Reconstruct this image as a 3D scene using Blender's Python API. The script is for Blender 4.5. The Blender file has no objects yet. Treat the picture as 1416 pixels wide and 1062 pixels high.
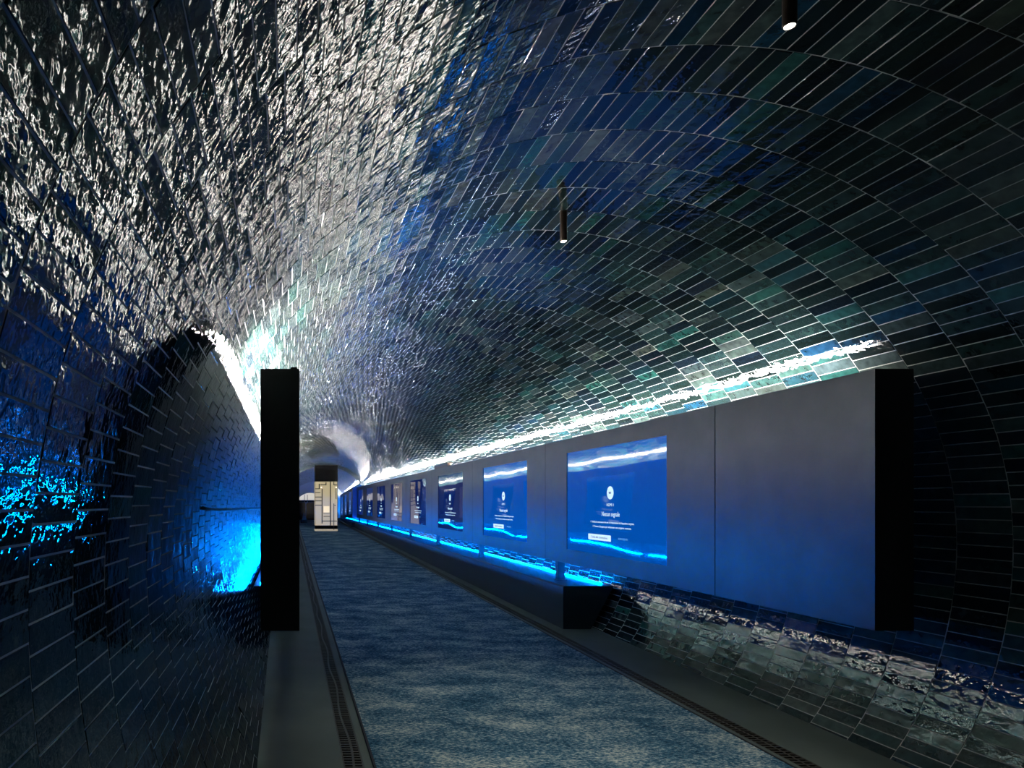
import bpy, bmesh, math, random
import numpy as np
from mathutils import Vector, Matrix
random.seed(7)
rng = np.random.default_rng(11)
C = bpy.context.scene.collection

# ------------------------------------------------------------------ constants (metres)
EYE = 1.276                    # eye height over the floor under the camera
F = 892.0                      # focal length in pixels of the 1416 px wide frame
AX = 1.378                     # x of the vault's axis (the camera stands at x = 0)
UNIT = 0.002409
SLOPE = 0.01121                # the floor rises gently along the tunnel
RC = [722.49833127, 53.73491632, -67.11132141, 33.42098989, -22.93244361, 12.1146487, -3.0463355]
Y_END = 25.77                  # end of the main vault
RING = 0.2435
PITCH = 0.0605


def fz(y):
    return SLOPE * y


def section(th, shrink=0.0):
    r = sum(c * math.cos(k * th) for k, c in enumerate(RC)) * UNIT - shrink
    return r * math.sin(th), r * math.cos(th) - 95 * UNIT + EYE


# ------------------------------------------------------------------ materials
def mat(name):
    m = bpy.data.materials.new(name)
    m.use_nodes = True
    nt = m.node_tree
    b = nt.nodes['Principled BSDF']
    return m, nt, b


def simple(name, col, rough=0.5, metal=0.0, spec=0.5):
    m, nt, b = mat(name)
    b.inputs['Base Color'].default_value = (*col, 1)
    b.inputs['Roughness'].default_value = rough
    b.inputs['Metallic'].default_value = metal
    b.inputs['Specular IOR Level'].default_value = spec
    return m


def emit(name, col, strength, base=(0, 0, 0), rough=0.4, spec=0.5):
    m, nt, b = mat(name)
    b.inputs['Base Color'].default_value = (*base, 1)
    b.inputs['Roughness'].default_value = rough
    b.inputs['Specular IOR Level'].default_value = spec
    b.inputs['Emission Color'].default_value = (*col, 1)
    b.inputs['Emission Strength'].default_value = strength
    return m


def node(nt, t, **kw):
    n = nt.nodes.new(t)
    for k, v in kw.items():
        setattr(n, k, v)
    return n


def ramp(nt, stops):
    r = node(nt, 'ShaderNodeValToRGB')
    e = r.color_ramp.elements
    while len(e) < len(stops):
        e.new(0.5)
    for el, (p, c) in zip(e, stops):
        el.position = p
        el.color = (*c, 1)
    return r


def tile_material():
    m, nt, b = mat('glazed_tile')
    L = nt.links.new
    at = node(nt, 'ShaderNodeAttribute', attribute_name='glaze')
    off = node(nt, 'ShaderNodeAttribute', attribute_name='seed')
    tc = node(nt, 'ShaderNodeTexCoord')
    add = node(nt, 'ShaderNodeVectorMath', operation='ADD')
    L(tc.outputs['Object'], add.inputs[0])
    L(off.outputs['Vector'], add.inputs[1])
    # cloudy pooling of the glaze within one tile
    n0 = node(nt, 'ShaderNodeTexNoise')
    n0.inputs['Scale'].default_value = 24
    n0.inputs['Detail'].default_value = 5
    L(add.outputs[0], n0.inputs['Vector'])
    mr = node(nt, 'ShaderNodeMapRange')
    mr.inputs['From Min'].default_value = 0.3
    mr.inputs['From Max'].default_value = 0.75
    mr.inputs['To Min'].default_value = 0.62
    mr.inputs['To Max'].default_value = 1.5
    L(n0.outputs['Fac'], mr.inputs['Value'])
    vm = node(nt, 'ShaderNodeVectorMath', operation='SCALE')
    L(at.outputs['Color'], vm.inputs[0])
    L(mr.outputs[0], vm.inputs['Scale'])
    L(vm.outputs[0], b.inputs['Base Color'])
    mr2 = node(nt, 'ShaderNodeMapRange')
    mr2.inputs['From Min'].default_value = 0.35
    mr2.inputs['From Max'].default_value = 0.7
    mr2.inputs['To Min'].default_value = TILE_ROUGH
    mr2.inputs['To Max'].default_value = 0.05
    n1 = node(nt, 'ShaderNodeTexNoise')
    n1.inputs['Scale'].default_value = 9
    n1.inputs['Detail'].default_value = 3
    L(add.outputs[0], n1.inputs['Vector'])
    L(n1.outputs['Fac'], mr2.inputs['Value'])
    L(mr2.outputs[0], b.inputs['Roughness'])
    b.inputs['Specular IOR Level'].default_value = 0.55
    # hand made surface: slow waves, ripples and fine pits
    prev = None
    for sc, det, dist in ((13, 0.4, 0.0055), (44, 0.6, 0.0022), (115, 0.5, 0.0006), (260, 0.5, 0.00008)):
        n = node(nt, 'ShaderNodeTexNoise')
        n.inputs['Scale'].default_value = sc
        n.inputs['Detail'].default_value = det
        L(add.outputs[0], n.inputs['Vector'])
        bp = node(nt, 'ShaderNodeBump')
        bp.inputs['Strength'].default_value = 1.0
        bp.inputs['Distance'].default_value = dist * BUMP
        L(n.outputs['Fac'], bp.inputs['Height'])
        if prev is not None:
            L(prev.outputs['Normal'], bp.inputs['Normal'])
        prev = bp
    L(prev.outputs['Normal'], b.inputs['Normal'])
    return m


TILE_ROUGH = 0.018
BUMP = 0.45
M_TILE = tile_material()
M_GROUT = simple('grout', (0.42, 0.42, 0.40), 0.85)


def metal_panel():
    m, nt, b = mat('satin_panel')
    L = nt.links.new
    tc = node(nt, 'ShaderNodeTexCoord')
    n = node(nt, 'ShaderNodeTexNoise')
    n.inputs['Scale'].default_value = 5
    n.inputs['Detail'].default_value = 7
    L(tc.outputs['Object'], n.inputs['Vector'])
    r = ramp(nt, [(0.3, (0.046, 0.049, 0.052)), (0.7, (0.064, 0.066, 0.068))])
    L(n.outputs['Fac'], r.inputs['Fac'])
    L(r.outputs['Color'], b.inputs['Base Color'])
    b.inputs['Roughness'].default_value = 0.36
    b.inputs['Metallic'].default_value = 0.6
    return m


M_PANEL = metal_panel()
M_CAP = simple('black_panel_edge', (0.012, 0.012, 0.013), 0.6)
M_POST = simple('dark_steel', (0.03, 0.033, 0.04), 0.45, 0.4)
M_PLINTH = simple('dark_plinth_paint', (0.008, 0.018, 0.030), 0.5)
M_BRONZE = simple('bronze_lamp_body', (0.06, 0.045, 0.035), 0.35, 0.7)
M_BLACK = simple('black_rubber', (0.01, 0.01, 0.01), 0.5)
M_WHITE = emit('white_led', (1.0, 0.91, 0.82), 3100.0)
M_WHITE_SOFT = emit('soft_white_led', (1.0, 0.93, 0.86), 460.0)
M_WHITE_FAR = emit('far_white_led', (1.0, 0.93, 0.86), 190.0)
M_BLUE = emit('blue_led', (0.0, 0.19, 1.0), 720.0)
M_LAMP = emit('lamp_lens', (1.0, 0.9, 0.75), 200.0)
M_ALU = simple('led_profile', (0.35, 0.35, 0.36), 0.4, 0.8)


def screen_mat(name, col, strength):
    m, nt, b = mat(name)
    L = nt.links.new
    b.inputs['Base Color'].default_value = (0.004, 0.006, 0.012, 1)
    b.inputs['Roughness'].default_value = 0.035
    b.inputs['Specular IOR Level'].default_value = 1.0
    tc = node(nt, 'ShaderNodeTexCoord')
    n = node(nt, 'ShaderNodeTexNoise')
    n.inputs['Scale'].default_value = 1.3
    n.inputs['Detail'].default_value = 0
    L(tc.outputs['Object'], n.inputs['Vector'])
    bp = node(nt, 'ShaderNodeBump')
    bp.inputs['Distance'].default_value = 0.010
    bp.inputs['Strength'].default_value = 1
    L(n.outputs['Fac'], bp.inputs['Height'])
    L(bp.outputs['Normal'], b.inputs['Normal'])
    b.inputs['Emission Color'].default_value = (*col, 1)
    b.inputs['Emission Strength'].default_value = strength
    return m


M_SCREEN = screen_mat('blue_screen', (0.0, 0.10, 0.56), 0.66)
M_SCREEN_DIM = screen_mat('navy_screen', (0.004, 0.02, 0.16), 0.45)
M_UI = emit('screen_white', (0.62, 0.85, 1.0), 1.0)
M_UI_DIM = emit('screen_pale_blue', (0.15, 0.45, 0.8), 0.8)
M_UI_NAVY = emit('screen_navy', (0.01, 0.06, 0.25), 0.6)


def carpet_mat():
    m, nt, b = mat('mottled_carpet')
    L = nt.links.new
    tc = node(nt, 'ShaderNodeTexCoord')
    mp = node(nt, 'ShaderNodeMapping')
    mp.inputs['Scale'].default_value = (1.5, 2.6, 1)
    L(tc.outputs['Object'], mp.inputs['Vector'])
    a = node(nt, 'ShaderNodeTexNoise')
    a.inputs['Scale'].default_value = 1.7
    a.inputs['Detail'].default_value = 9
    a.inputs['Roughness'].default_value = 0.72
    L(mp.outputs[0], a.inputs['Vector'])
    mp2 = node(nt, 'ShaderNodeMapping')
    mp2.inputs['Scale'].default_value = (14, 34, 1)
    L(tc.outputs['Object'], mp2.inputs['Vector'])
    c = node(nt, 'ShaderNodeTexNoise')
    c.inputs['Scale'].default_value = 3
    c.inputs['Detail'].default_value = 6
    c.inputs['Roughness'].default_value = 0.75
    L(mp2.outputs[0], c.inputs['Vector'])
    mx = node(nt, 'ShaderNodeMix')
    mx.inputs[0].default_value = 0.64
    L(a.outputs['Fac'], mx.inputs[2])
    L(c.outputs['Fac'], mx.inputs[3])
    r = ramp(nt, [(0.41, (0.004, 0.036, 0.080)), (0.5, (0.050, 0.165, 0.27)), (0.60, (0.62, 0.70, 0.66))])
    L(mx.outputs[0], r.inputs['Fac'])
    L(r.outputs['Color'], b.inputs['Base Color'])
    b.inputs['Roughness'].default_value = 0.95
    b.inputs['Specular IOR Level'].default_value = 0.1
    bp = node(nt, 'ShaderNodeBump')
    bp.inputs['Distance'].default_value = 0.003
    L(c.outputs['Fac'], bp.inputs['Height'])
    L(bp.outputs['Normal'], b.inputs['Normal'])
    return m


def floor_mat():
    m, nt, b = mat('dark_concrete')
    L = nt.links.new
    tc = node(nt, 'ShaderNodeTexCoord')
    n = node(nt, 'ShaderNodeTexNoise')
    n.inputs['Scale'].default_value = 2.2
    n.inputs['Detail'].default_value = 8
    L(tc.outputs['Object'], n.inputs['Vector'])
    r = ramp(nt, [(0.3, (0.070, 0.098, 0.092)), (0.7, (0.115, 0.15, 0.138))])
    L(n.outputs['Fac'], r.inputs['Fac'])
    L(r.outputs['Color'], b.inputs['Base Color'])
    b.inputs['Roughness'].default_value = 0.6
    return m


M_CARPET = carpet_mat()
M_FLOOR = floor_mat()
M_GRATE = simple('grate_iron', (0.075, 0.075, 0.068), 0.55, 0.3)


# ------------------------------------------------------------------ helpers
def obj(name, bm_or_mesh, m=None, parent=None, loc=None):
    if isinstance(bm_or_mesh, bmesh.types.BMesh):
        me = bpy.data.meshes.new(name)
        bmesh.ops.recalc_face_normals(bm_or_mesh, faces=bm_or_mesh.faces)
        bm_or_mesh.to_mesh(me)
        bm_or_mesh.free()
    else:
        me = bm_or_mesh
    o = bpy.data.objects.new(name, me)
    C.objects.link(o)
    if m is not None and not me.materials:
        for mm in (m if isinstance(m, (list, tuple)) else [m]):
            me.materials.append(mm)
    if parent is not None:
        o.parent = parent
    if loc is not None:
        o.location = loc
    return o


def thing(name, label, cat, loc=(0, 0, 0), rz=0.0, group=None):
    o = bpy.data.objects.new(name, None)
    C.objects.link(o)
    o.empty_display_size = 0.1
    o.location = loc
    o.rotation_euler = (0, 0, rz)
    o['label'] = label
    o['category'] = cat
    if group:
        o['group'] = group
    return o


def tag(o, label, cat, group=None):
    o['label'] = label
    o['category'] = cat
    if group:
        o['group'] = group
    return o


def structure(o):
    o['kind'] = 'structure'
    return o


def box(bm, x0, x1, y0, y1, z0, z1, mi=0, skip=()):
    v = [bm.verts.new(p) for p in ((x0, y0, z0), (x1, y0, z0), (x1, y1, z0), (x0, y1, z0),
                                   (x0, y0, z1), (x1, y0, z1), (x1, y1, z1), (x0, y1, z1))]
    fs = {'bottom': (0, 3, 2, 1), 'top': (4, 5, 6, 7), 'front': (0, 1, 5, 4), 'right': (1, 2, 6, 5),
          'back': (2, 3, 7, 6), 'left': (3, 0, 4, 7)}
    for k, f in fs.items():
        if k not in skip:
            bm.faces.new([v[i] for i in f]).material_index = mi


def newbox(*a, bevel=0.0, **k):
    bm = bmesh.new()
    box(bm, *a, **k)
    if bevel:
        bmesh.ops.bevel(bm, geom=list(bm.edges), offset=bevel, segments=2, affect='EDGES', clamp_overlap=True)
    return bm


def lathe(bm, prof, n=24, mi=0, cx=0, cy=0):
    """rings of (radius, z)"""
    rings = []
    for r, z in prof:
        if r <= 1e-6:
            rings.append([bm.verts.new((cx, cy, z))])
        else:
            rings.append([bm.verts.new((cx + r * math.cos(2 * math.pi * i / n), cy + r * math.sin(2 * math.pi * i / n), z)) for i in range(n)])
    for a, b in zip(rings, rings[1:]):
        for i in range(n):
            j = (i + 1) % n
            if len(a) == 1 and len(b) == 1:
                continue
            if len(a) == 1:
                bm.faces.new((a[0], b[i], b[j])).material_index = mi
            elif len(b) == 1:
                bm.faces.new((a[i], a[j], b[0])).material_index = mi
            else:
                bm.faces.new((a[i], a[j], b[j], b[i])).material_index = mi


def tube(bm, pts, r, n=8):
    pts = [Vector(p) for p in pts]
    rings = []
    for i, p in enumerate(pts):
        d = (pts[min(i + 1, len(pts) - 1)] - pts[max(i - 1, 0)]).normalized()
        a = d.orthogonal().normalized() if abs(d.z) > 0.9 else d.cross(Vector((0, 0, 1))).normalized()
        b = d.cross(a)
        rings.append([bm.verts.new(p + r * (a * math.cos(2 * math.pi * k / n) + b * math.sin(2 * math.pi * k / n))) for k in range(n)])
    for a, b in zip(rings, rings[1:]):
        for k in range(n):
            bm.faces.new((a[k], a[(k + 1) % n], b[(k + 1) % n], b[k]))
    bm.faces.new(rings[0])
    bm.faces.new(rings[-1][::-1])


def set_smooth(o):
    for p in o.data.polygons:
        p.use_smooth = True


# ------------------------------------------------------------------ the tiled vault
TH_MAX = 2.22
NTH = 2000
_th = np.linspace(-TH_MAX, TH_MAX, NTH * 2 + 1)


def arc_table(shrink):
    r = sum(c * np.cos(k * _th) for k, c in enumerate(RC)) * UNIT - shrink
    x, z = r * np.sin(_th), r * np.cos(_th) - 95 * UNIT + EYE
    s = np.concatenate([[0], np.cumsum(np.hypot(np.diff(x), np.diff(z)))])
    s -= s[NTH]
    tx, tz = np.gradient(x), np.gradient(z)
    l = np.hypot(tx, tz)
    tx, tz = tx / l, tz / l
    nx, nz = tz, -tx           # towards the inside
    flip = np.where(nx * (0 - x) + nz * (EYE - z) < 0, -1, 1)
    return s, x, z, nx * flip, nz * flip


# glaze colours: black greens, teals, greys and a few clear blues
GLAZE = [((0.010, 0.018, 0.019), 24), ((0.018, 0.034, 0.034), 22), ((0.028, 0.056, 0.053), 18), ((0.050, 0.068, 0.066), 13),
         ((0.025, 0.088, 0.080), 7), ((0.012, 0.042, 0.080), 3), ((0.080, 0.092, 0.082), 5), ((0.012, 0.019, 0.028), 8), ((0.020, 0.062, 0.076), 4)]
GC = np.array([g[0] for g in GLAZE])
GW = np.array([g[1] for g in GLAZE], float)
GW /= GW.sum()


def build_vault(name, y0, n_rings, shrink, drift):
    S, X, Z, NX, NZ = arc_table(shrink)
    smax = S[-1]
    gap, bev, hgt = 0.0017, 0.0010, 0.0020
    verts, faces, cols, seeds, mids = [], [], [], [], []

    def at(s):
        return np.interp(s, S, X), np.interp(s, S, Z), np.interp(s, S, NX), np.interp(s, S, NZ)

    tot = 0
    for k in range(n_rings):
        ya, yb = y0 + k * RING, y0 + (k + 1) * RING
        wob = rng.uniform(-0.006, 0.006)
        shift = (0.5 if k % 2 else 0.0) * PITCH + wob
        n = int(smax / PITCH)
        e = (np.arange(-n, n + 1)) * PITCH + shift
        e = e + rng.uniform(-0.0009, 0.0009, len(e))
        sa, sb = e[:-1] + gap, e[1:] - gap
        ok = (sa > -smax) & (sb < smax)
        sa, sb = sa[ok], sb[ok]
        m = len(sa)
        ta, tb, tc_ = rng.normal(0, 0.00036, (m, 1)), rng.normal(0, 0.00075, (m, 1)), rng.normal(0, 0.0003, (m, 1))
        tl = tc_ + ta * np.array([[-1, 1, 1, -1]]) + tb * np.array([[-1, -1, 1, 1]])     # tilt and lippage of each tile
        jy = rng.uniform(-0.0012, 0.0012, (m, 2))
        P = np.zeros((m, 8, 3))
        for c, (s, y) in enumerate(((sa, 0), (sb, 0), (sb, 1), (sa, 1))):
            yy = (ya + gap + jy[:, 0]) if y == 0 else (yb - gap + jy[:, 1])
            x, z, nx, nz = at(s)
            P[:, c] = np.stack([x, yy, z], 1)
            s2 = s + bev * (1 if c in (0, 3) else -1)
            y2 = yy + bev * (1 if y == 0 else -1)
            x, z, nx, nz = at(s2)
            h = np.maximum(hgt + tl[:, c], 0.0007)
            P[:, 4 + c] = np.stack([x + nx * h, y2, z + nz * h], 1)
        d = np.maximum(P[:, :, 1] - Y_END, 0) if drift else np.zeros_like(P[:, :, 1])
        P[:, :, 0] += AX + d * 0.019
        P[:, :, 2] -= d * 0.026
        verts.append(P.reshape(-1, 3))
        base = tot + np.arange(m)[:, None] * 8
        quads = np.array([[4, 5, 6, 7], [0, 1, 5, 4], [1, 2, 6, 5], [2, 3, 7, 6], [3, 0, 4, 7]])
        faces.append((base[:, None, :] + quads[None]).reshape(-1, 4))
        col = GC[rng.choice(len(GC), m, p=GW)] * rng.uniform(0.37, 0.76, (m, 1)) * np.array([[0.95, 1.15, 1.18]]) * rng.uniform(0.93, 1.07, (m, 3))
        cols.append(np.repeat(col, 5, 0))
        seeds.append(np.repeat(rng.uniform(0, 50, (m, 3)), 5, 0))
        mids.append(np.zeros(m * 5, int))
        tot += m * 8
    # grout bed behind the tiles
    ns = 160
    ss = np.linspace(-smax, smax, ns)
    gx, gz = np.interp(ss, S, X), np.interp(ss, S, Z)
    nx, nz = np.interp(ss, S, NX), np.interp(ss, S, NZ)
    y1 = y0 + n_rings * RING
    ys = [y0, y1]
    G = []
    for y in ys:
        d = max(y - Y_END, 0) if drift else 0
        G.append(np.stack([gx + nx * 0.0006 + AX + d * 0.019, np.full(ns, y), gz + nz * 0.0006 - d * 0.026], 1))
    verts += G
    i = np.arange(ns - 1)
    q = np.stack([tot + i, tot + i + 1, tot + ns + i + 1, tot + ns + i], 1)
    faces.append(q)
    cols.append(np.full((len(q), 3), 0.3))
    seeds.append(np.zeros((len(q), 3)))
    mids.append(np.ones(len(q), int))
    V, Fc = np.concatenate(verts), np.concatenate(faces)
    me = bpy.data.meshes.new(name)
    me.vertices.add(len(V))
    me.vertices.foreach_set('co', V.astype(np.float32).ravel())
    me.loops.add(len(Fc) * 4)
    me.loops.foreach_set('vertex_index', Fc.astype(np.int32).ravel())
    me.polygons.add(len(Fc))
    me.polygons.foreach_set('loop_start', (np.arange(len(Fc)) * 4).astype(np.int32))
    me.polygons.foreach_set('loop_total', np.full(len(Fc), 4, np.int32))
    me.polygons.foreach_set('material_index', np.concatenate(mids).astype(np.int32))
    a = me.attributes.new('glaze', 'FLOAT_COLOR', 'FACE')
    cc = np.concatenate(cols)
    a.data.foreach_set('color', np.concatenate([cc, np.ones((len(cc), 1))], 1).astype(np.float32).ravel())
    a = me.attributes.new('seed', 'FLOAT_VECTOR', 'FACE')
    a.data.foreach_set('vector', np.concatenate(seeds).astype(np.float32).ravel())
    me.polygons.foreach_set('use_smooth', np.zeros(len(Fc), bool))
    me.update(calc_edges=True)
    me.validate()
    return structure(obj(name, me, [M_TILE, M_GROUT]))


NB = 16
build_vault('ceiling', 1.175 - NB * RING, NB + 101, 0.0, False)
build_vault('wall_beyond', Y_END, 44, 0.07, True)

# step between the two vaults
bm = bmesh.new()
rows = []
for sh in (-0.06, 0.0715):
    rows.append([bm.verts.new((AX + section(t, sh)[0], Y_END, section(t, sh)[1])) for t in np.linspace(-TH_MAX, TH_MAX, 120)])
for a, b, c, d in zip(rows[0], rows[0][1:], rows[1][1:], rows[1]):
    bm.faces.new((a, b, c, d))
structure(obj('trim_1', bm, simple('dark_step_tile', (0.03, 0.05, 0.07), 0.3)))

# ------------------------------------------------------------------ floor, carpet, drains
Y0F, Y1F = -2.6, 36.4
GR = ((0.257, 0.353), (2 * AX - 0.353, 2 * AX - 0.257))
prof = [(-0.42, 0)]
for a, b in GR:
    prof += [(a, 0), (a, -0.05), (b, -0.05), (b, 0)]
prof += [(2 * AX + 0.42, 0), (2 * AX + 0.42, -0.12), (-0.42, -0.12)]
bm = bmesh.new()
rows = [[bm.verts.new((x, y, z + fz(y))) for x, z in prof] for y in (Y0F, Y1F)]
n = len(prof)
for i in range(n):
    j = (i + 1) % n
    bm.faces.new((rows[0][i], rows[0][j], rows[1][j], rows[1][i]))
structure(obj('floor', bm, M_FLOOR))

CX0, CX1 = 0.395, 2 * AX - 0.395


def slab(x0, x1, y0, y1, h0, h1, m=0, bm=None):
    bm = bm or bmesh.new()
    v = [bm.verts.new((x, y, fz(y) + h)) for h in (h0, h1) for x, y in ((x0, y0), (x1, y0), (x1, y1), (x0, y1))]
    for f in ((0, 3, 2, 1), (4, 5, 6, 7), (0, 1, 5, 4), (1, 2, 6, 5), (2, 3, 7, 6), (3, 0, 4, 7)):
        bm.faces.new([v[i] for i in f])
    return bm


car = thing('carpet', 'long mottled blue grey carpet running down the middle of the tunnel floor', 'carpet', (AX, 0, 0))
o = obj('pile', slab(CX0 + 0.012 - AX, CX1 - 0.012 - AX, Y0F + 0.1, Y1F - 0.3, 0.0005, 0.008), M_CARPET, car)
for s in (0, 1):
    x0 = (CX0 if s == 0 else CX1 - 0.012) - AX
    o = obj('edge_binding', slab(x0, x0 + 0.012, Y0F + 0.1, Y1F - 0.3, 0.0005, 0.0095), simple('navy_binding', (0.006, 0.009, 0.02), 0.7), car)
    o['label'] = 'dark navy edge binding'

for i, (a, b) in enumerate(GR):
    g = thing('drain_grate', ('slotted metal drain grate in the floor along the left edge of the carpet',
                              'slotted metal drain grate in the floor along the right edge of the carpet')[i], 'drain grate', ((a + b) / 2, 0, 0))
    bm = bmesh.new()
    w = (b - a) / 2 - 0.001
    y = Y0F + 0.2
    k = 0
    while y < 25.6:
        # slim crossbars of two columns that meet on a wavy middle rib
        wv = 0.009 * math.sin(y * 6.2)
        wn = 0.009 * math.sin((y + 0.031) * 6.2)
        slab(-w, w, y, y + 0.0145, -0.010, -0.001, bm=bm)
        v = [bm.verts.new(p) for p in ((wv - .006, y, fz(y) - .0009), (wv + .006, y, fz(y) - .0009), (wn + .006, y + .031, fz(y + .031) - .0009), (wn - .006, y + .031, fz(y + .031) - .0009))]
        bm.faces.new(v)
        y += 0.031
        k += 1
    obj('grating', bm, M_GRATE, g)
    bm = bmesh.new()
    for x0 in (-w, w - 0.006):
        slab(x0, x0 + 0.006, Y0F + 0.2, 25.6, -0.03, -0.0002, bm=bm)
    obj('frame', bm, M_GRATE, g)

# ends of the tunnel
bm = newbox(AX - 2.2, AX + 2.2, Y0F - 0.5, Y0F - 0.4, -0.3, 3.2)
structure(obj('wall_back', bm, simple('dark_end_wall', (0.02, 0.02, 0.022), 0.8)))

# ------------------------------------------------------------------ side runs: panels, screens, plinths, LED strips
PX = 2.709                     # front face of the right-hand panels
PT = 0.180                     # their thickness
PZ0, PZ1 = EYE - 0.593, EYE + 0.619
SEAM0, PLEN = 4.105, 2.721
SZ0, SZ1 = EYE - 0.456, EYE + 0.485
SW = 1.67
RIGHT, LEFT = 1, -1


def panel_body(L, screen):
    """front face on x = 0 looking to -x, thickness to +x, length along +y from 0, z from PZ0"""
    bm = bmesh.new()
    g = 0.0035
    y0, y1 = g, L - g
    if not screen:
        box(bm, 0, PT, y0, y1, PZ0, PZ1)
    else:
        a, b = (L - SW) / 2, (L + SW) / 2
        d = 0.014
        Y, Z = [y0, a, b, y1], [PZ0, SZ0, SZ1, PZ1]
        V = {}
        for i in range(4):
            for j in range(4):
                V[i, j] = bm.verts.new((0, Y[i], Z[j]))
        for i in range(3):
            for j in range(3):
                if (i, j) != (1, 1):
                    bm.faces.new((V[i, j], V[i, j + 1], V[i + 1, j + 1], V[i + 1, j]))
        R = {k: bm.verts.new((d, Y[k[0]], Z[k[1]])) for k in ((1, 1), (2, 1), (2, 2), (1, 2))}
        loop = [(1, 1), (2, 1), (2, 2), (1, 2)]
        for p, q in zip(loop, loop[1:] + loop[:1]):
            bm.faces.new((V[p], V[q], R[q], R[p]))
        bm.faces.new([R[k] for k in loop])
        K = {}
        for i in (0, 3):
            for j in (0, 3):
                K[i, j] = bm.verts.new((PT, Y[i], Z[j]))
        bm.faces.new((K[0, 0], K[3, 0], K[3, 3], K[0, 3]))
        for i in (0, 3):
            bm.faces.new((V[i, 0], V[i, 1], V[i, 2], V[i, 3], K[i, 3], K[i, 0]))
        for j in (0, 3):
            bm.faces.new((V[0, j], V[1, j], V[2, j], V[3, j], K[3, j], K[0, j]))
    bmesh.ops.recalc_face_normals(bm, faces=bm.faces)
    for f in bm.faces:            # the short ends are painted black
        if abs(f.normal.y) > 0.9 and f.calc_area() > 0.1:
            f.material_index = 1
        elif f.normal.x > 0.9 and f.calc_center_median().x > PT - 0.01:
            f.material_index = 2  # unseen back, made pale to bounce blue light onto the wall
    return bm


def text_mesh(name, body, size, width=None, extrude=0.0006):
    cu = bpy.data.curves.new(name, 'FONT')
    cu.body = body
    cu.size = size
    cu.align_x = 'CENTER'
    cu.align_y = 'CENTER'
    cu.extrude = extrude
    cu.resolution_u = 3
    o = bpy.data.objects.new(name, cu)
    C.objects.link(o)
    dg = bpy.context.evaluated_depsgraph_get()
    me = bpy.data.meshes.new_from_object(o.evaluated_get(dg))
    bpy.data.objects.remove(o)
    bpy.data.curves.remove(cu)
    me.name = name
    xs = [v.co.x for v in me.vertices]
    if width and xs:
        k = width / (max(xs) - min(xs))
        for v in me.vertices:
            v.co.x *= k
    return me


def flat_bm(pts, th=0.0008):
    """prism in local xy, thickness to +z"""
    bm = bmesh.new()
    a = [bm.verts.new((x, y, 0)) for x, y in pts]
    b = [bm.verts.new((x, y, th)) for x, y in pts]
    bm.faces.new(b)
    bm.faces.new(a[::-1])
    for i in range(len(pts)):
        j = (i + 1) % len(pts)
        bm.faces.new((a[i], a[j], b[j], b[i]))
    return bm


def rrect(w, h, r, n=4):
    p = []
    for cx, cy, a0 in ((w / 2 - r, h / 2 - r, 0), (-w / 2 + r, h / 2 - r, 90), (-w / 2 + r, -h / 2 + r, 180), (w / 2 - r, -h / 2 + r, 270)):
        for i in range(n + 1):
            a = math.radians(a0 + 90 * i / n)
            p.append((cx + r * math.cos(a), cy + r * math.sin(a)))
    return p


def as_mesh(name, bm, m):
    me = bpy.data.meshes.new(name)
    bmesh.ops.recalc_face_normals(bm, faces=bm.faces)
    bm.to_mesh(me)
    bm.free()
    me.materials.append(m)
    return me


def mk(me, m):
    me.materials.clear()
    me.materials.append(m)
    return me


UI = []      # (name, mesh, x along the reading direction, height over eye, lift)
UI.append(('signal_icon', as_mesh('signal_icon', flat_bm([(0.056 * math.cos(t), 0.056 * math.sin(t)) for t in np.linspace(0, 2 * math.pi, 41)[:-1]]), M_UI), 0.008, 0.083, 0))
plug = bmesh.new()
for x0, x1, y0, y1 in ((-0.017, 0.009, -0.008, 0.008), (0.009, 0.019, 0.0025, 0.0055), (0.009, 0.019, -0.0055, -0.0025), (-0.026, -0.017, -0.0025, 0.0025)):
    box(plug, x0, x1, y0, y1, 0, 0.0006)
UI.append(('plug_symbol', as_mesh('plug_symbol', plug, M_UI_NAVY), 0.008, 0.083, 0.0009))
UI.append(('source_lettering', mk(text_mesh('source_lettering', 'HDMI 1', 0.036, 0.115), M_UI), 0.008, -0.020, 0))
UI.append(('heading_lettering', mk(text_mesh('heading_lettering', 'Nessun segnale', 0.056, 0.30), M_UI), 0.012, -0.099, 0))
UI.append(('message_lettering', mk(text_mesh('message_lettering', '1  Verifica la connessione dei cavi e le impostazioni del dispositivo sorgente.', 0.024, 0.73), M_UI), 0.02, -0.170, 0))
UI.append(('message_lettering', mk(text_mesh('message_lettering', '2  Premere Sorgente per selezionare una sorgente connessa.', 0.024, 0.65), M_UI), 0.02, -0.209, 0))
UI.append(('button', as_mesh('button', flat_bm(rrect(0.41, 0.052, 0.006)), M_UI), -0.186, -0.305, 0))
UI.append(('button_lettering', mk(text_mesh('button_lettering', 'Guida alla connessione', 0.027, 0.29), M_UI_NAVY), -0.186, -0.305, 0.0009))
UI.append(('option_lettering', mk(text_mesh('option_lettering', 'SORGENTI', 0.022, 0.15), M_UI_DIM), 0.215, -0.300, 0))

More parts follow.
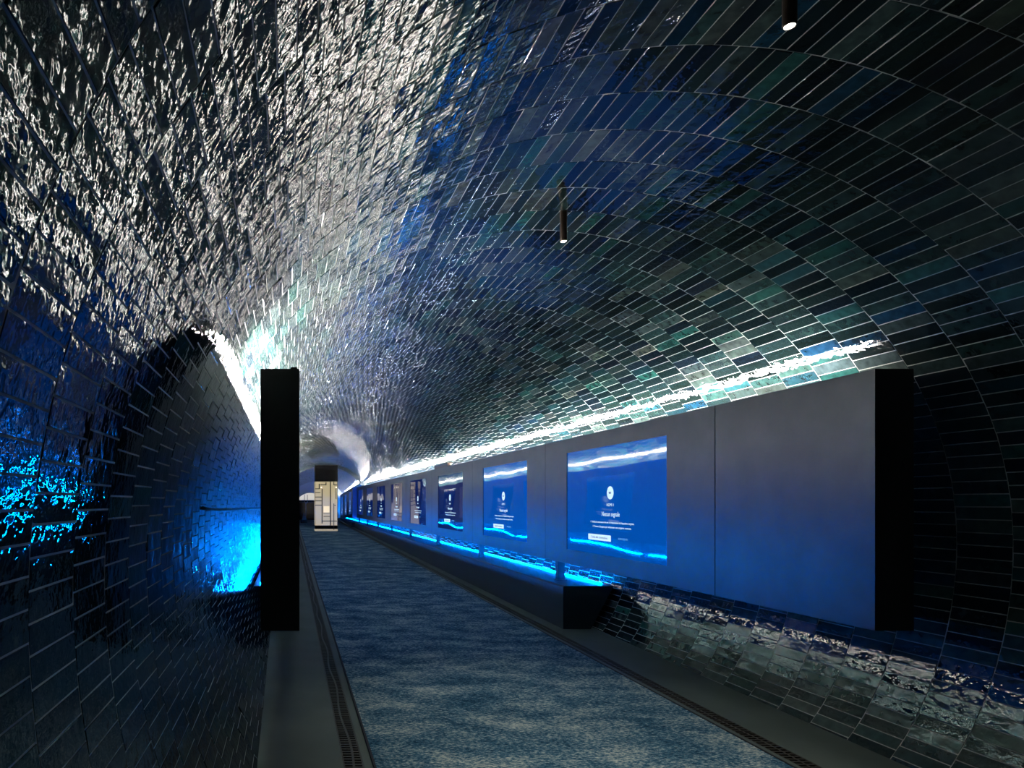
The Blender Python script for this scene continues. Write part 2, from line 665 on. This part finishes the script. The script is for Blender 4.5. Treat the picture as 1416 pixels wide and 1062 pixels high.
me_blank = {}
me_screen_body = as_mesh('panel_body', panel_body(PLEN, True), M_PANEL)
me_screen_body.materials.append(M_CAP)
M_BACK = simple('pale_bounce_back', (0.62, 0.63, 0.64), 0.6, 0.1)  # unseen back surface, kept pale so it throws blue light on the tiles
me_screen_body.materials.append(M_BACK)
me_blank_body = as_mesh('panel_body', panel_body(SEAM0 - 2.98, False), M_PANEL)
me_blank_body.materials.append(M_CAP)
me_blank_body.materials.append(M_BACK)
_s = as_mesh('screen', newbox(0.0065, 0.0135, (PLEN - SW) / 2 + 0.002, (PLEN + SW) / 2 - 0.002, SZ0 + 0.002, SZ1 - 0.002), M_SCREEN)
_s2 = _s.copy()
_s2.materials.clear()
_s2.materials.append(M_SCREEN_DIM)
POST_H = EYE - 0.795


def post_mesh(zb):
    bm = bmesh.new()
    yc = PLEN - 0.185
    box(bm, 0.045, 0.115, yc - 0.032, yc + 0.032, zb, PZ0 - 0.001)
    box(bm, 0.03, 0.13, yc - 0.05, yc + 0.05, zb, zb + 0.006)
    return as_mesh('support_post', bm, M_POST)


ME_POST = post_mesh(POST_H)


def led_mesh(L, x):
    """aluminium channel with its diffuser, lying along y on a panel's top"""
    return x


def panel(side, y, kind, label, group, x=PX, rz=0.0, z=0.0, post=True):
    """kind: blank / bright / dim. A right-hand panel looks to -x; a left-hand one is the same thing turned round."""
    L = PLEN if kind != 'blank' else SEAM0 - 2.98
    if side == RIGHT:
        r = thing('display_panel' if kind != 'blank' else 'wall_panel', label, 'wall panel', (x, y, z), rz, group)
    else:
        r = thing('display_panel' if kind != 'blank' else 'wall_panel', label, 'wall panel', (2 * AX - x, y + L, z), math.pi + rz, group)
    obj('panel_body', me_screen_body if kind != 'blank' else me_blank_body, None, r)
    if kind != 'blank':
        sc = obj('screen', _s if kind == 'bright' else _s2, None, r)
        for nm, me, u, h, lift in UI:
            t = obj(nm, me, None, sc)
            M = Matrix(((0, 0, -1, 0.0064 - lift), (-1, 0, 0, PLEN / 2 - u), (0, 1, 0, EYE + h), (0, 0, 0, 1)))
            t.matrix_local = M
        if post:
            obj('support_post', ME_POST, None, r)
    return r


ORD = ['first', 'second', 'third', 'fourth', 'fifth', 'sixth', 'seventh', 'eighth']
GRP = 'screen panels along the right wall'
blankR = panel(RIGHT, 2.98, 'blank', 'blank grey metal wall panel with black end, nearest of the right row', None)
blankL = panel(LEFT, 2.98, 'blank', 'tall black panel end standing in front of the blue lit left wall', None)
for i in range(8):
    kind = 'bright' if i < 2 else 'dim'
    lab = ('grey panel with bright blue no-signal screen next to the blank right panel' if i == 0 else
           f'grey panel with {"bright" if i < 2 else "dark"} blue no-signal screen, {ORD[i]} screen from the blank right panel')
    panel(RIGHT, SEAM0 + i * PLEN, kind, lab, GRP)
    panel(LEFT, SEAM0 + i * PLEN, 'bright' if i < 4 else 'dim', f'panel with blue screen on the left wall, {ORD[i]} behind the tall black panel end', 'screen panels along the left wall', post=True)

# clip on the near left panel, driver box on a right panel
o = obj('cable_clip', newbox(PT - 0.06 - 0.03, PT - 0.03 - 0.03, SEAM0 - 2.98 - 0.06, SEAM0 - 2.98 - 0.02, PZ1 + 0.0005, PZ1 + 0.012, bevel=0.002), M_BLACK, blankL)
o.matrix_local = Matrix.Translation((-0.08, 0, 0))
o = obj('junction_box', newbox(PX + 0.012, PX + 0.085, 11.1, 12.1, PZ1 + 0.0005, PZ1 + 0.07, bevel=0.004), simple('brown_box', (0.16, 0.11, 0.07), 0.6))
tag(o, 'small brown box lying on top of the third screen panel', 'junction box')

# LED strips on the panels' tops
Y_RUN1 = SEAM0 + 8 * PLEN


def strip(name, label, cat, x, z, y0, y1, w, h, m, tilt=0.0, group=None, lip=0.0):
    r = thing(name, label, cat, (x, y0, z), 0, group)
    bm = bmesh.new()
    L = y1 - y0
    # U channel
    box(bm, -w / 2 - 0.002, w / 2 + 0.002, 0.002, L, 0, 0.003)
    box(bm, -w / 2 - 0.002, -w / 2, 0.002, L, 0.003, h + lip)
    box(bm, w / 2, w / 2 + 0.002, 0.002, L, 0.003, h + lip)
    ch = obj('channel', bm, M_ALU, r)
    df = obj('diffuser', newbox(-w / 2 + 0.0005, w / 2 - 0.0005, 0, L, 0.0035, h), m, r)
    df['label'] = 'glowing diffuser'
    if tilt:
        for q in (ch, df):
            q.rotation_euler = (0, tilt, 0)
    return r


WX = 2.80
T_OUT = math.radians(22)
strip('led_strip', 'white led strip on top of the right row of panels', 'led strip', WX, PZ1 + 0.004, 3.40, Y_RUN1 - 0.05, 0.014, 0.010, M_WHITE_SOFT, T_OUT)
strip('led_strip', 'white led strip on top of the tall black left panel', 'led strip', 2 * AX - 2.835, PZ1 + 0.004, 2.99, Y_RUN1 - 0.05, 0.010, 0.010, M_WHITE, -0.85 * T_OUT)

# plinths under the panels
ZT = EYE - 0.795


def plinth(name, label, x0, x1, y0, y1, side):
    """a long low wall whose outer side follows the vault's foot"""
    bm = bmesh.new()
    pf = [(x0, None), (x0 + 0.0, ZT - 0.012), (x0 + 0.012, ZT), (x1, ZT), (x1 - 0.22, None)]
    rows = []
    for y in (y0, y1):
        rows.append([bm.verts.new((x if side == RIGHT else 2 * AX - x, y, (z if z is not None else fz(y) + 0.001))) for x, z in pf])
    k = len(pf)
    for i in range(k):
        j = (i + 1) % k
        bm.faces.new((rows[0][i], rows[0][j], rows[1][j], rows[1][i]))
    bm.faces.new(rows[0])
    bm.faces.new(rows[1][::-1])
    return tag(obj(name, bm, M_PLINTH), label, 'plinth')


plinth('plinth', 'long low dark plinth under the right row of screens', 2.612, 3.095, 6.15, Y_END - 0.05, RIGHT)
plinth('plinth', 'low dark plinth along the left wall behind the tall black panel end', 2.70, 3.095, 6.15, Y_END - 0.05, LEFT)
BX = 3.035
strip('led_strip', 'bright blue led strip on the plinth under the right row of screens', 'led strip', BX, ZT + 0.0005, 6.27, Y_RUN1 + 0.0, 0.008, 0.011, M_BLUE, 0.0, None, -0.007)
strip('led_strip', 'bright blue led strip at the foot of the glowing blue left wall', 'led strip', 2 * AX - BX, ZT + 0.0005, 6.27, Y_RUN1 + 0.0, 0.008, 0.011, M_BLUE, 0.0, None, -0.007)

# cable along the left wall
bm = bmesh.new()
pts = []
def wallx(z, side=-1):
    best = min((abs(section(t)[1] - z), t) for t in np.linspace(1.2, 2.1, 300))
    return AX + side * section(best[1])[0]
zz = EYE - 0.03
for y in np.linspace(3.5, 12, 40):
    z = EYE - 0.032 - 0.02 * min(1, (y - 3.5) / 1.0) ** 0.7 - 0.006 * max(0, y - 4.5)
    pts.append((wallx(z) + 0.016 + 0.004 * math.sin(y * 3), y, z))
pts.insert(0, (wallx(pts[0][2]) - 0.0, 3.47, pts[0][2] + 0.006))
tube(bm, pts, 0.0085)
o = obj('power_cord', bm, M_BLACK)
set_smooth(o)
tag(o, 'thin black cable running along the blue lit left wall', 'cable')

# ------------------------------------------------------------------ ceiling spots
for i, (y, lab) in enumerate(((1.85, 'bronze cylinder ceiling spotlight at the top edge, nearest one'),
                              (3.375, 'bronze cylinder ceiling spotlight hanging in the middle of the vault'))):
    x = 1.435
    th = (x - AX) / 1.5
    top = section(0.037)[1]
    r = thing('ceiling_spot', lab, 'spotlight', (x, y, top))
    bm = bmesh.new()
    lathe(bm, [(0, 0.004), (0.018, 0.004), (0.018, -0.155), (0.016, -0.160), (0.0135, -0.160), (0.0135, -0.150), (0, -0.150)])
    o = obj('lamp_body', bm, M_BRONZE, r)
    bm = bmesh.new()
    lathe(bm, [(0, -0.1495), (0.0125, -0.1495), (0.0125, -0.157), (0.008, -0.161), (0, -0.1625)])
    o = obj('lamp_lens', bm, M_LAMP, r)
    o['label'] = 'glowing lens'
    ld = bpy.data.lights.new('spot_beam', 'SPOT')
    ld.energy = 70
    ld.color = (1.0, 0.92, 0.78)
    ld.spot_size = math.radians(75)
    ld.spot_blend = 0.8
    ld.shadow_soft_size = 0.012
    lo = bpy.data.objects.new('spot_beam', ld)
    C.objects.link(lo)
    lo.parent = r
    lo.location = (0, 0, -0.17)

# ------------------------------------------------------------------ the tunnel beyond the step
TILT = math.atan(0.026)
YAW = -math.atan(0.019)
for i in range(3):
    y = Y_END + 0.13 + i * PLEN
    d = y - Y_END
    r = panel(RIGHT, y, 'dim', f'far wall panel with dark screen beyond the blue panel end, {ORD[i]} after it', 'far screen panels beyond the blue end', x=PX - 0.17 + d * 0.019, z=-0.026 * d, post=False)
    r.rotation_euler = (-TILT, 0, YAW)
o = obj('corner_post', newbox(PX - 0.17, PX - 0.002, Y_RUN1 + 0.012, Y_RUN1 + 0.04, PZ0, PZ1 + 0.02), simple('blue_glow_tint', (0.03, 0.16, 0.6), 0.5))  # blue glow on this end face is put into its base colour
tag(o, 'narrow blue lit panel end where the right row of screens steps inward', 'panel end')

bm = bmesh.new()
for y0, y1 in ((Y_END + 0.1, Y1F - 0.2),):
    for s in (1,):
        v = []
        for y in (y0, y1):
            d = y - Y_END
            for x, z in ((2.50, fz(y) + 0.002), (2.50, ZT - 0.02 * d * 0.3), (3.0, ZT - 0.02 * d * 0.3), (2.92, fz(y) + 0.002)):
                v.append(bm.verts.new((x + 0.019 * d, y, z)))
        for a, b, c, e in ((0, 1, 5, 4), (1, 2, 6, 5), (2, 3, 7, 6), (3, 0, 4, 7), (0, 3, 2, 1), (4, 5, 6, 7)):
            bm.faces.new((v[a], v[b], v[c], v[e]))
o = obj('plinth', bm, M_PLINTH)
tag(o, 'far low dark plinth bending inward at the end of the carpet', 'plinth')
r = strip('led_strip', 'far blue led strip under the last narrow screens', 'led strip', 2.95, ZT + 0.002, Y_END + 0.12, Y1F - 0.3, 0.016, 0.012, M_BLUE)
r.rotation_euler = (-math.atan(0.006), 0, YAW)
r = strip('led_strip', 'far white led strip above the last narrow screens', 'led strip', WX - 0.17, PZ1 + 0.004, Y_END + 0.15, Y1F - 0.3, 0.014, 0.012, M_WHITE_FAR)
r.rotation_euler = (-TILT, 0, YAW)

# far end wall with lunette and dark glass doors
YE = 34.5
bm = newbox(AX - 2.3, AX + 2.6, Y1F - 0.25, Y1F - 0.15, 0.2, 3.0)
structure(obj('wall_front', bm, simple('end_wall_plaster', (0.55, 0.53, 0.5), 0.7)))

# ------------------------------------------------------------------ lit showcase at the end of the carpet
def at(px, py, y):
    return Vector(((px - 400) * y / F, y, EYE + (695 - py) * y / F))


KY = 22.8
k = KY / F
kx0, kx1 = at(435.3, 0, KY).x, at(467.1, 0, KY).x
kc = (kx0 + kx1) / 2
kw = (kx1 - kx0) / 2
kz = fz(KY + 0.5) + 0.0085
r = thing('showcase', 'tall lit cream showcase with black top standing at the end of the carpet', 'showcase', (kc, KY, kz))
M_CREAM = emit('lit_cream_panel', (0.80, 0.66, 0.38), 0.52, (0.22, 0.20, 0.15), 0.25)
M_GLOSSBLACK = simple('gloss_black', (0.01, 0.01, 0.011), 0.12)


def kpx(px):
    return (px - 400) * k - kc


def kpy(py):
    return EYE + (695 - py) * k - kz


DEP = 0.5
bm = newbox(-kw, kw, 0, DEP, 0.0, kpy(731.5), bevel=0.01)
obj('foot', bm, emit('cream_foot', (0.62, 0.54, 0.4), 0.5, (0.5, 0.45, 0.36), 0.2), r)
obj('base', newbox(-kw + 0.005, kw - 0.005, 0.02, DEP - 0.02, kpy(731.5) + 0.0005, kpy(726.6)), M_GLOSSBLACK, r)
obj('light_box', newbox(-kw + 0.004, kw - 0.004, 0.012, DEP - 0.012, kpy(726.6) + 0.0005, kpy(666)), M_CREAM, r)
obj('header', newbox(-kw, kw, 0.0, DEP, kpy(666) + 0.0005, kpy(643)), M_GLOSSBLACK, r)
y0, y1 = 0.001, 0.0115
obj('mullion', newbox(kpx(456.2), kpx(457.7), y0, y1, kpy(726.5), kpy(666.1)), M_BLACK, r)
obj('edge_profile', newbox(kpx(435.4), kpx(435.9), y0, y1, kpy(726.5), kpy(666.1)), M_BLACK, r)
obj('edge_profile', newbox(kpx(466.4), kpx(467.0), y0, y1, kpy(726.5), kpy(666.1)), M_BLACK, r)
bm = bmesh.new()
tube(bm, [(kpx(461.6), -0.03, kpy(732.6)), (kpx(461.6), -0.03, kpy(696.2))], 0.013)
tube(bm, [(kpx(461.6), -0.03, kpy(698.6)), (kpx(464.9), -0.03, kpy(698.6))], 0.010)
tube(bm, [(kpx(461.6), -0.03, kpy(704)), (kpx(461.6), 0.005, kpy(704))], 0.010)
obj('handle', bm, M_BLACK, r)
bm = bmesh.new()
for xa, xb, ya, yb in ((445.0, 445.8, 676, 724), (435.9, 442, 675.6, 676.2), (441.0, 441.9, 669, 676), (443, 451, 669.9, 670.6), (450.4, 451.2, 667, 671),
                       (435.9, 444.6, 687, 687.6), (435.9, 444.6, 692.3, 692.9), (435.9, 444.6, 698.3, 698.9), (435.9, 443, 681, 681.5),
                       (445.8, 456.2, 720.3, 720.9), (457.7, 466, 720.3, 720.9), (461.3, 462, 666.2, 671), (462, 466, 670.2, 670.9), (464.4, 465, 674, 690),
                       (447, 456, 709.2, 709.5), (447.5, 456, 714, 714.3)):
    ex = 0.25 if xb - xa < 2 else 0
    ez = 0.25 if yb - ya < 2 else 0
    box(bm, kpx(xa - ex), kpx(xb + ex), y0 + 0.002, y1, kpy(yb + ez), kpy(ya - ez))
obj('line_drawing', bm, simple('thin_black_line', (0.03, 0.028, 0.02), 0.6), r)
bm = bmesh.new()
for cx, cy in ((444.4, 674), (464.9, 674)):
    box(bm, kpx(cx - 0.8), kpx(cx + 0.8), -0.004, 0.011, kpy(cy + 0.9), kpy(cy - 0.9))
obj('display_lamp', bm, emit('small_warm_lamp', (1.0, 0.9, 0.7), 2.0), r)
o = obj('glow_shelf', newbox(kpx(447.5), kpx(455.6), 0.004, 0.0112, kpy(709), kpy(700)), emit('lit_niche', (1.0, 0.86, 0.6), 0.95), r)

# dark doors, lunette and bits seen left of the showcase
DY = 33.0
def dpt(px, py):
    return at(px, py, DY)
dz = fz(DY)
dd = thing('double_door', 'dark glass double doors at the far end left of the lit showcase', 'door', (0.9, DY, dz + 0.009))
xa, xb = dpt(408, 0).x - 0.9, dpt(438, 0).x - 0.9
zt = dpt(0, 694.5).z - dz - 0.009
M_DARKGLASS = simple('dark_glass', (0.012, 0.011, 0.01), 0.08)
for j in range(2):
    a = xa + (xb - xa) * j / 2
    b = xa + (xb - xa) * (j + 1) / 2
    lf = obj('door_leaf', newbox(a + 0.01, b - 0.01, 0, 0.05, 0.01, zt), M_DARKGLASS, dd)
    obj('door_handle', newbox(b - 0.09 if j == 0 else a + 0.06, b - 0.06 if j == 0 else a + 0.09, -0.05, -0.002, 0.9, 1.3), M_ALU, lf)
obj('door_head', newbox(xa - 0.05, xb + 0.05, -0.01, 0.06, zt + 0.002, zt + 0.08), M_BLACK, dd)
bm = bmesh.new()
a0, a1, zz0 = dpt(412, 0).x, dpt(446, 0).x, dpt(0, 693).z + 0.06
pts = [(a0, zz0)] + [(a0 + (a1 - a0) * t, zz0 + 0.36 * math.sin(math.pi * t) ** 0.6) for t in np.linspace(0.02, 0.98, 24)] + [(a1, zz0)]
fr = [bm.verts.new((x, DY - 0.0, z)) for x, z in pts]
bk = [bm.verts.new((x, DY + 0.06, z)) for x, z in pts]
bm.faces.new(fr)
bm.faces.new(bk[::-1])
for i in range(len(pts)):
    j = (i + 1) % len(pts)
    bm.faces.new((fr[i], fr[j], bk[j], bk[i]))
o = obj('window_1', bm, emit('lit_lunette', (0.8, 0.76, 0.68), 0.75, (0.4, 0.4, 0.4)))
structure(o)
PY = 29.5
p0, p1 = at(415.5, 0, PY), at(425.2, 0, PY)
fzP = fz(PY + 0.2) + 0.0085
pb = thing('planter', 'dark grey square planter standing before the far dark doors', 'planter', ((p0.x + p1.x) / 2, PY, fzP))
pw = (p1.x - p0.x) / 2
ph = at(0, 718.5, PY).z - fzP
bm = bmesh.new()
lathe(bm, [(0, 0), (pw * 0.95, 0), (pw * 1.05, ph), (pw * 0.93, ph), (pw * 0.9, ph - 0.05), (0, ph - 0.05)], n=28)
obj('pot', bm, simple('dark_grey_pot', (0.035, 0.04, 0.045), 0.5), pb)
bm = bmesh.new()
for i in range(26):
    a = random.uniform(0, 6.28)
    rr = random.uniform(0.0, 0.13)
    hh = random.uniform(0.15, 0.33)
    x, y = rr * math.cos(a), rr * math.sin(a)
    q = [bm.verts.new(c) for c in ((x - 0.014, y, ph - 0.05), (x + 0.014, y, ph - 0.05), (x * 0.7 + 0.012, y * 0.7, ph + hh * 0.6), (x * 0.3, y * 0.3, ph + hh))]
    bm.faces.new(q)
o = obj('leaves', bm, simple('grey_leaf', (0.3, 0.3, 0.27), 0.6), pb)

# ------------------------------------------------------------------ camera, world, view
cam = bpy.data.cameras.new('camera')
cam.sensor_width = 36
cam.lens = F / 1416 * 36
cam.shift_x = (708 - 400) / 1416
cam.shift_y = (695 - 531) / 1416
cam.clip_start = 0.02
cam.clip_end = 200
co = bpy.data.objects.new('camera', cam)
C.objects.link(co)
co.location = (0, 0, EYE)
co.rotation_euler = (math.radians(90), 0, 0)
sc = bpy.context.scene
sc.camera = co
w = bpy.data.worlds.new('world')
sc.world = w
w.use_nodes = True
w.node_tree.nodes['Background'].inputs[0].default_value = (0, 0, 0, 1)
w.node_tree.nodes['Background'].inputs[1].default_value = 0
sc.view_settings.view_transform = 'Standard'
sc.view_settings.look = 'None'
sc.view_settings.exposure = 0.0
sc.view_settings.gamma = 1.0
sc.view_settings.use_curve_mapping = False
sc.cycles.max_bounces = 10
sc.cycles.glossy_bounces = 5
sc.cycles.diffuse_bounces = 4
